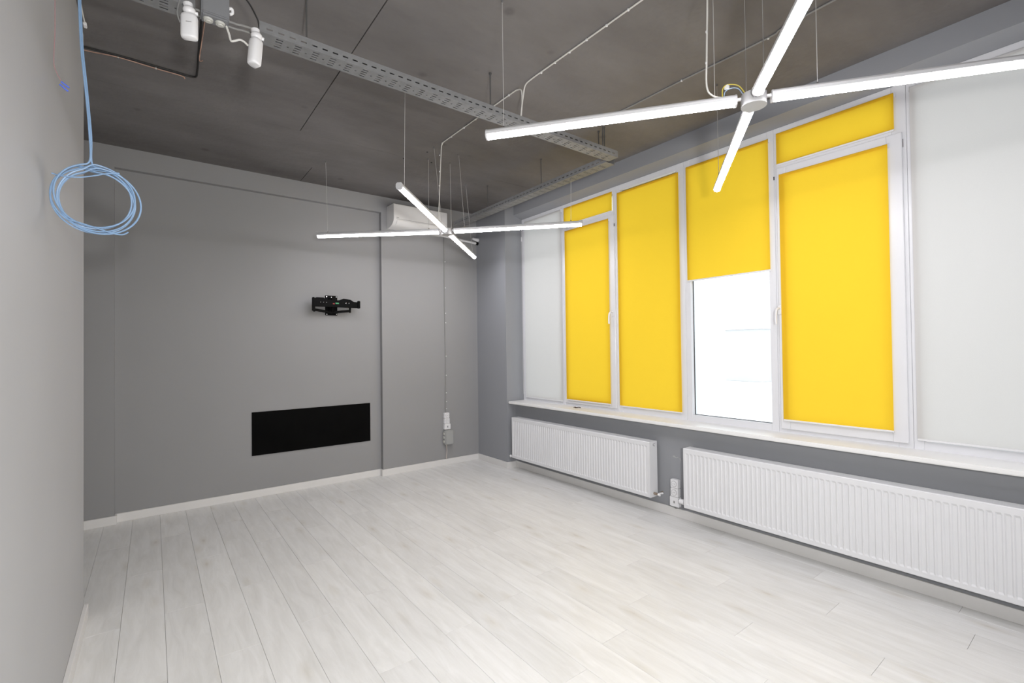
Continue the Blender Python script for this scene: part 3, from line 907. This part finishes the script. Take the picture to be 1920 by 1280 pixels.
def tray(label, L, Wd, Hh, loc, rotz, rods):
    t = thing('cable_tray', label, 'cable tray', loc)
    b = tray_mesh(L, Wd, Hh)
    bmesh.ops.rotate(b.bm, verts=b.bm.verts, cent=(0, 0, 0), matrix=Matrix.Rotation(rotz, 3, 'Z'))
    bmesh.ops.translate(b.bm, verts=b.bm.verts, vec=loc)
    o = b.build('channel', GALV, t)
    md = o.modifiers.new('sheet', 'SOLIDIFY'); md.thickness = 0.0012
    cv = MB().box(0.25, L - 0.004, 0.0015, Wd - 0.0015, Hh - 0.0045, Hh - 0.0030)  # plate added inside the channel to shade it, so the slots read dark
    bmesh.ops.rotate(cv.bm, verts=cv.bm.verts, cent=(0, 0, 0), matrix=Matrix.Rotation(rotz, 3, 'Z'))
    bmesh.ops.translate(cv.bm, verts=cv.bm.verts, vec=loc)
    cv.build('added_shade_plate', GALV, t)
    for (x, y, zb) in rods:
        MB().cyl((x, y, zb), (x, y, H), 0.0042, 8).build('threaded_rod', RODM, t)
        MB().cyl((x, y, H - 0.012), (x, y, H), 0.009, 8).build('rod_anchor', RODM, t)
        MB().cyl((x, y, zb + 0.001), (x, y, zb + 0.008), 0.009, 6).build('rod_nut', RODM, t)
    return t
tray('perforated galvanised cable tray crossing the ceiling from the sensors to the windows', 2.52, 0.098, 0.050, (0.398, 2.436, 2.938), 0,
     [(0.618, 2.485, 2.939), (1.737, 2.485, 2.939), (2.80, 2.485, 2.939)])
tray('short galvanised cable tray piece left of the grey ceiling junction box', 0.45, 0.098, 0.050, (-0.30, 2.436, 2.938), 0,
     [(-0.20, 2.485, 2.939)])
# second tray runs along the window wall: rotate 90 deg (x->y, y->-x)
tray('perforated galvanised cable tray along the window wall, leading to the far corner', 2.42, 0.100, 0.050, (2.996, 2.5365, 2.932), math.pi / 2,
     [(2.914, 3.353, 2.934), (2.915, 4.246, 2.934), (2.926, 2.64, 2.934), (2.905, 2.56, 2.934)])
# cables lying in the near tray and bridging its gap
for (nm, dy, dz, r, m, lab) in [('tray_cable', 0.0, 0.012, 0.005, GCABLE, 'grey cable lying along the near side of the cable tray'),
                              ('tray_cable', 0.035, 0.010, 0.005, GCABLE, 'grey cable lying along the middle of the cable tray')]:
    b = MB().tube([(-0.28, 2.455 + dy, 2.938 + dz), (0.1, 2.458 + dy, 2.937 + dz), (0.3, 2.452 + dy, 2.930 + dz), (0.42, 2.456 + dy, 2.938 + dz), (1.2, 2.46 + dy, 2.938 + dz), (2.8, 2.46 + dy, 2.938 + dz)], r, 8)
    tag(b.build(nm, m, smooth=True), lab, 'cable')
b = MB().tube([(0.20, 2.44, 3.07), (0.29, 2.43, 3.09), (0.35, 2.44, 3.06), (0.392, 2.45, 3.00), (0.42, 2.47, 2.955), (0.55, 2.48, 2.945)], 0.0035, 8)
tag(b.build('black_lead', BLKWIRE, smooth=True), 'black lead looping from the junction box down into the cable tray', 'cable')

# ------------------------------------------------------------------ ceiling junction box
t = thing('junction_box', 'grey junction box with round glands hanging on the cable tray beside two white sensors', 'junction box', (0.218, 2.395, 2.886))
MB().box(0.166, 0.270, 2.362, 2.430, 2.886, 3.030, 0.006, seg=2).build('box_body', BOXDARK, t, smooth=True)
MB().box(0.169, 0.267, 2.355, 2.366, 2.892, 3.026, 0.004, seg=2).build('box_lid', BOXDARK, t, smooth=True)
for x in (0.194, 0.238):
    o = MB().cyl((x, 2.396, 2.888), (x, 2.396, 2.878), 0.020, 20, r2=0.017).build('cable_gland', BOXKNOB, t, smooth=True)
    MB().cyl((x, 2.396, 2.879), (x, 2.396, 2.874), 0.012, 16, r2=0.009).build('gland_cap', BOXKNOB, o, smooth=True)
MB().tube([(0.268, 2.375, 2.95), (0.280, 2.375, 2.955), (0.283, 2.38, 2.94), (0.272, 2.38, 2.93)], 0.006, 8).build('side_gland', WHITE, t, smooth=True)
b = MB().tube([(0.262, 2.40, 2.885), (0.272, 2.395, 2.850), (0.278, 2.39, 2.822), (0.292, 2.385, 2.824), (0.312, 2.385, 2.836), (0.330, 2.39, 2.836), (0.345, 2.395, 2.828)], 0.0045, 8)
b.build('outgoing_cable', WCABLE, t, smooth=True)

# ------------------------------------------------------------------ white sensors
def sensor(label, x, y, ztop, zbot, wd, dp, yaw, tiltx, text):
    t = thing('motion_sensor', label, 'sensor', (x, y, zbot), 'white motion sensors under the cable tray')
    R = Euler((tiltx, 0, yaw)).to_matrix()
    h = ztop - zbot
    b = MB()
    n = 20
    rings = []
    lv_ = [(0.0, 0.72), (0.06, 0.93), (0.15, 1.0), (0.90, 1.0), (0.97, 0.96), (1.0, 0.84)]
    for (tz, s) in lv_:
        ring_ = []
        for k in range(n):
            a = 2 * math.pi * k / n
            ca, sa = math.cos(a), math.sin(a)
            px = math.copysign(abs(ca) ** 0.72, ca) * wd / 2 * s
            py = math.copysign(abs(sa) ** 0.75, sa) * dp / 2 * s
            if py > 0:
                py = min(py, dp * 0.32)
            zz = -tz * h
            ring_.append(b.bm.verts.new(Vector((x, y, ztop)) + R @ Vector((px, py, zz))))
        rings.append(ring_)
    for i in range(len(rings) - 1):
        for k in range(n):
            b.bm.faces.new((rings[i][k], rings[i][(k + 1) % n], rings[i + 1][(k + 1) % n], rings[i + 1][k]))
    b.bm.faces.new(rings[0]); b.bm.faces.new(rings[-1][::-1])
    body_ = b.build('sensor_body', WHITE, t, smooth=True, angle=50)
    j = MB()
    top = Vector((x, y, ztop))
    j.sphere(top + Vector((0, 0, 0.016)), 0.021, 14, (1.15, 1, 0.95))
    j.cyl(top + Vector((0, 0, 0.0)), top + Vector((-0.004, 0.006, 0.045)), 0.013, 12, r2=0.019)
    j.cyl(top + Vector((0.014, 0, 0.014)), top + Vector((0.030, 0.0, 0.012)), 0.008, 10)
    j.build('swivel_mount', WHITE, t, smooth=True)
    MB().cyl(top + Vector((-0.004, 0.006, 0.045)), (x, 2.436, max(ztop + 0.06, 2.945)), 0.004, 8).build('mounting_stem', GALV, t)
    if text:
        p = top + R @ Vector((0.004, -dp / 2 - 0.0004, -h * 0.42))
        MB().box(p.x - 0.010, p.x + 0.010, p.y - 0.0006, p.y + 0.0006, p.z - 0.0012, p.z + 0.0012, rot=R).build('printed_mark', INKG, body_)
    return t
sensor('white box-shaped sensor left of the ceiling junction box, plain front towards the room', 0.126, 2.385, 2.872, 2.768, 0.062, 0.044, -0.35, 0.0, True)
sensor('white sensor hanging at the open end of the cable tray, turned sideways', 0.378, 2.385, 2.862, 2.738, 0.050, 0.056, -1.05, -0.10, False)
b = MB().tube([(0.10, 2.40, 2.95), (0.088, 2.395, 2.90), (0.085, 2.39, 2.86), (0.095, 2.395, 2.83)], 0.003, 8)
tag(b.build('sensor_lead', GCABLE, smooth=True), 'grey lead looping down beside the left white sensor', 'cable')

# ------------------------------------------------------------------ cables on the ceiling
zc = H - 0.006
def cclips(par, pts, m=WHITE, s=0.006):
    for (x, y, z) in pts:
        MB().box(x - s, x + s, y - s * 0.8, y + s * 0.8, z - 0.006, z + 0.006, 0.0015).build('clip', m, par)
t = thing('ceiling_cable', 'white clipped cable crossing the ceiling above both lamps, split where it meets the tray', 'cable', (1.99, 2.0, zc))
path = [(2.05, -2.4, zc), (2.03, 0.5, zc), (2.00, 1.14, zc), (1.995, 1.50, zc), (1.993, 1.9, zc), (1.991, 2.2, zc), (1.990, 2.36, zc), (1.992, 2.44, zc - 0.01), (2.0, 2.475, zc - 0.07), (1.995, 2.49, 3.06), (1.99, 2.495, 2.99)]
MB().tube(path, 0.0046, 8).build('cable', WCABLE, t, smooth=True)
path = [(2.0, 2.505, 2.99), (2.004, 2.495, 3.10), (2.0, 2.49, zc - 0.03), (1.995, 2.52, zc - 0.004), (1.99, 2.6, zc), (1.988, 3.0, zc), (1.986, 3.5, zc), (1.985, 3.555, zc - 0.002), (1.983, 3.575, zc - 0.02)]
MB().tube(path, 0.0046, 8).build('cable', WCABLE, t, smooth=True)
MB().box(1.985, 2.009, 2.488, 2.510, 3.005, 3.016, 0.002).build('cable_tie', WHITE, t)
cclips(t, [(1.995, y, zc) for y in (0.9, 1.2, 1.45, 1.58, 1.73, 1.88, 2.02, 2.15, 2.28)] + [(1.989, y, zc) for y in (2.62, 2.85, 3.05, 3.22, 3.42)])
t = thing('ceiling_cable', 'grey clipped cable on the ceiling just in front of the window beam', 'cable', (2.81, 1.5, zc))
MB().tube([(2.78, -1.5, zc), (2.797, 0.9, zc), (2.83, 1.25, zc), (2.815, 1.8, zc), (2.81, 2.24, zc), (2.80, 2.36, zc)], 0.0055, 8).build('cable', GCABLE, t, smooth=True)
cclips(t, [(2.80, 0.6, zc), (2.833, 1.25, zc), (2.815, 1.80, zc)])
t = thing('ceiling_cable', 'bare copper-coloured wire with a black wire tacked to the ceiling near the left wall', 'cable', (0.0, 3.65, zc))
MB().tube([(-0.45, 3.672, zc - 0.004), (-0.30, 3.668, zc - 0.004), (-0.16, 3.642, zc - 0.004), (0.02, 3.652, zc - 0.004), (0.15, 3.656, zc - 0.004), (0.168, 3.675, zc - 0.008)], 0.0032, 6).build('copper_wire', COPPER, t, smooth=True)
MB().tube([(-0.45, 3.652, zc), (-0.16, 3.630, zc), (0.10, 3.635, zc), (0.215, 3.632, zc), (0.228, 3.55, zc), (0.222, 3.36, zc), (0.215, 3.1, zc), (0.206, 2.7, zc), (0.204, 2.55, zc - 0.03), (0.204, 2.5, 2.98)], 0.0055, 6).build('black_wire', BLKWIRE, t, smooth=True)
MB().tube([(0.245, 3.385, zc - 0.006), (0.228, 3.380, zc - 0.005), (0.226, 3.1, zc - 0.004), (0.222, 2.6, zc - 0.006), (0.222, 2.52, 3.0)], 0.003, 6).build('copper_wire', COPPER, t, smooth=True)
cclips(t, [(-0.16, 3.642, zc - 0.003), (0.02, 3.652, zc - 0.003)], BOXKNOB, 0.004)

# small marks on the ceiling: old anchor plugs
for i, (x, y) in enumerate([(1.863, 4.083), (2.117, 4.02), (1.974, 3.828)]):
    tag(MB().cyl((x, y, H - 0.003), (x, y, H + 0.002), 0.008, 8).build('anchor_plug', DARKSLOT), 'small dark plug in the ceiling, %s of three above the far lamp' % ('leftmost', 'rightmost', 'middle one')[i], 'plug', 'drilled plugs above the far lamp')

# ------------------------------------------------------------------ blue cable coil by the left wall
cx, cy, cz = -0.164, 2.30, 2.012
pts = []
rs = random.Random(11)
turns = 6
N = 22
for k in range(turns * N + 1):
    a = math.pi / 2 + 2 * math.pi * k / N + 0.35
    q = k // N
    rr = 0.112 + 0.006 * math.sin(q * 2.1) + 0.005 * math.sin(a * 1.0 + q * 1.7)
    dx = 0.008 * math.sin(q * 1.3); dz = 0.007 * math.cos(q * 2.2)
    pts.append((cx + dx + rr * math.cos(a), cy + (q - 3) * 0.004 + 0.005 * math.sin(a * 2 + q), cz + dz + rr * 1.02 * math.sin(a)))
start = [(-0.283, 2.30, 3.30), (-0.222, 2.33, 2.90), (-0.212, 2.31, 2.72), (-0.205, 2.30, 2.56), (-0.192, 2.295, 2.40), (-0.181, 2.29, 2.24), (-0.180, 2.285, 2.15)]
tail = [(-0.10, 2.287, 2.122), (-0.134, 2.285, 2.112), (-0.171, 2.284, 2.096), (-0.207, 2.285, 2.084), (-0.242, 2.287, 2.080), (-0.266, 2.29, 2.081), (-0.281, 2.29, 2.085)]
t = thing('network_cable', 'coiled light blue network cable hanging beside the left wall', 'cable', (cx, cy, 1.89))
MB().tube(start + pts[0:1], 0.0030, 8, sub=6).build('drop', BLUE, t, smooth=True)
MB().tube([(p[0] + 0.004, p[1] + 0.004, p[2]) for p in start] + [(cx + 0.0, 2.30, cz + 0.118)], 0.0030, 8, sub=6).build('drop', BLUE, t, smooth=True)
MB().tube(pts, 0.0030, 8, sub=3).build('coil', BLUE, t, smooth=True)
MB().tube([pts[-1]] + tail, 0.0024, 8).build('loose_end', BLUE, t, smooth=True)
# extra crossing strand low in the coil
MB().tube([(-0.245, 2.29, 1.93), (-0.19, 2.285, 1.915), (-0.12, 2.285, 1.895), (-0.09, 2.288, 1.893), (-0.072, 2.29, 1.905)], 0.0026, 8).build('loose_strand', BLUE, t, smooth=True)

t = thing('loose_wire', 'thin reddish wire with two blue connectors hanging down the left wall', 'wire', (-0.29, 2.4, 2.5))
MB().tube([(-0.286, 2.4, 3.22), (-0.286, 2.4, 2.758), (-0.286, 2.4, 2.642), (-0.289, 2.4, 2.531), (-0.282, 2.4, 2.494), (-0.27, 2.4, 2.466)], 0.0016, 6).build('wire', PINKW, t, smooth=True)
for a_, b_ in (((-0.269, 2.4, 2.462), (-0.247, 2.4, 2.446)), ((-0.273, 2.4, 2.451), (-0.25, 2.4, 2.432))):
    MB().cyl(a_, b_, 0.0034, 8).build('wire_connector', BLUECAP, t, smooth=True)
t = thing('data_lead', 'short white lead with a clear plug hanging at the end of the left wall', 'cable', (-0.29, 3.42, 3.1))
MB().tube([(-0.290, 3.00, 3.222), (-0.286, 3.14, 3.214), (-0.285, 3.26, 3.206), (-0.284, 3.335, 3.204)], 0.0035, 8).build('lead', WCABLE, t, smooth=True)
MB().box(-0.291, -0.276, 3.335, 3.375, 3.192, 3.208, 0.003).build('plug', WHITE, t)
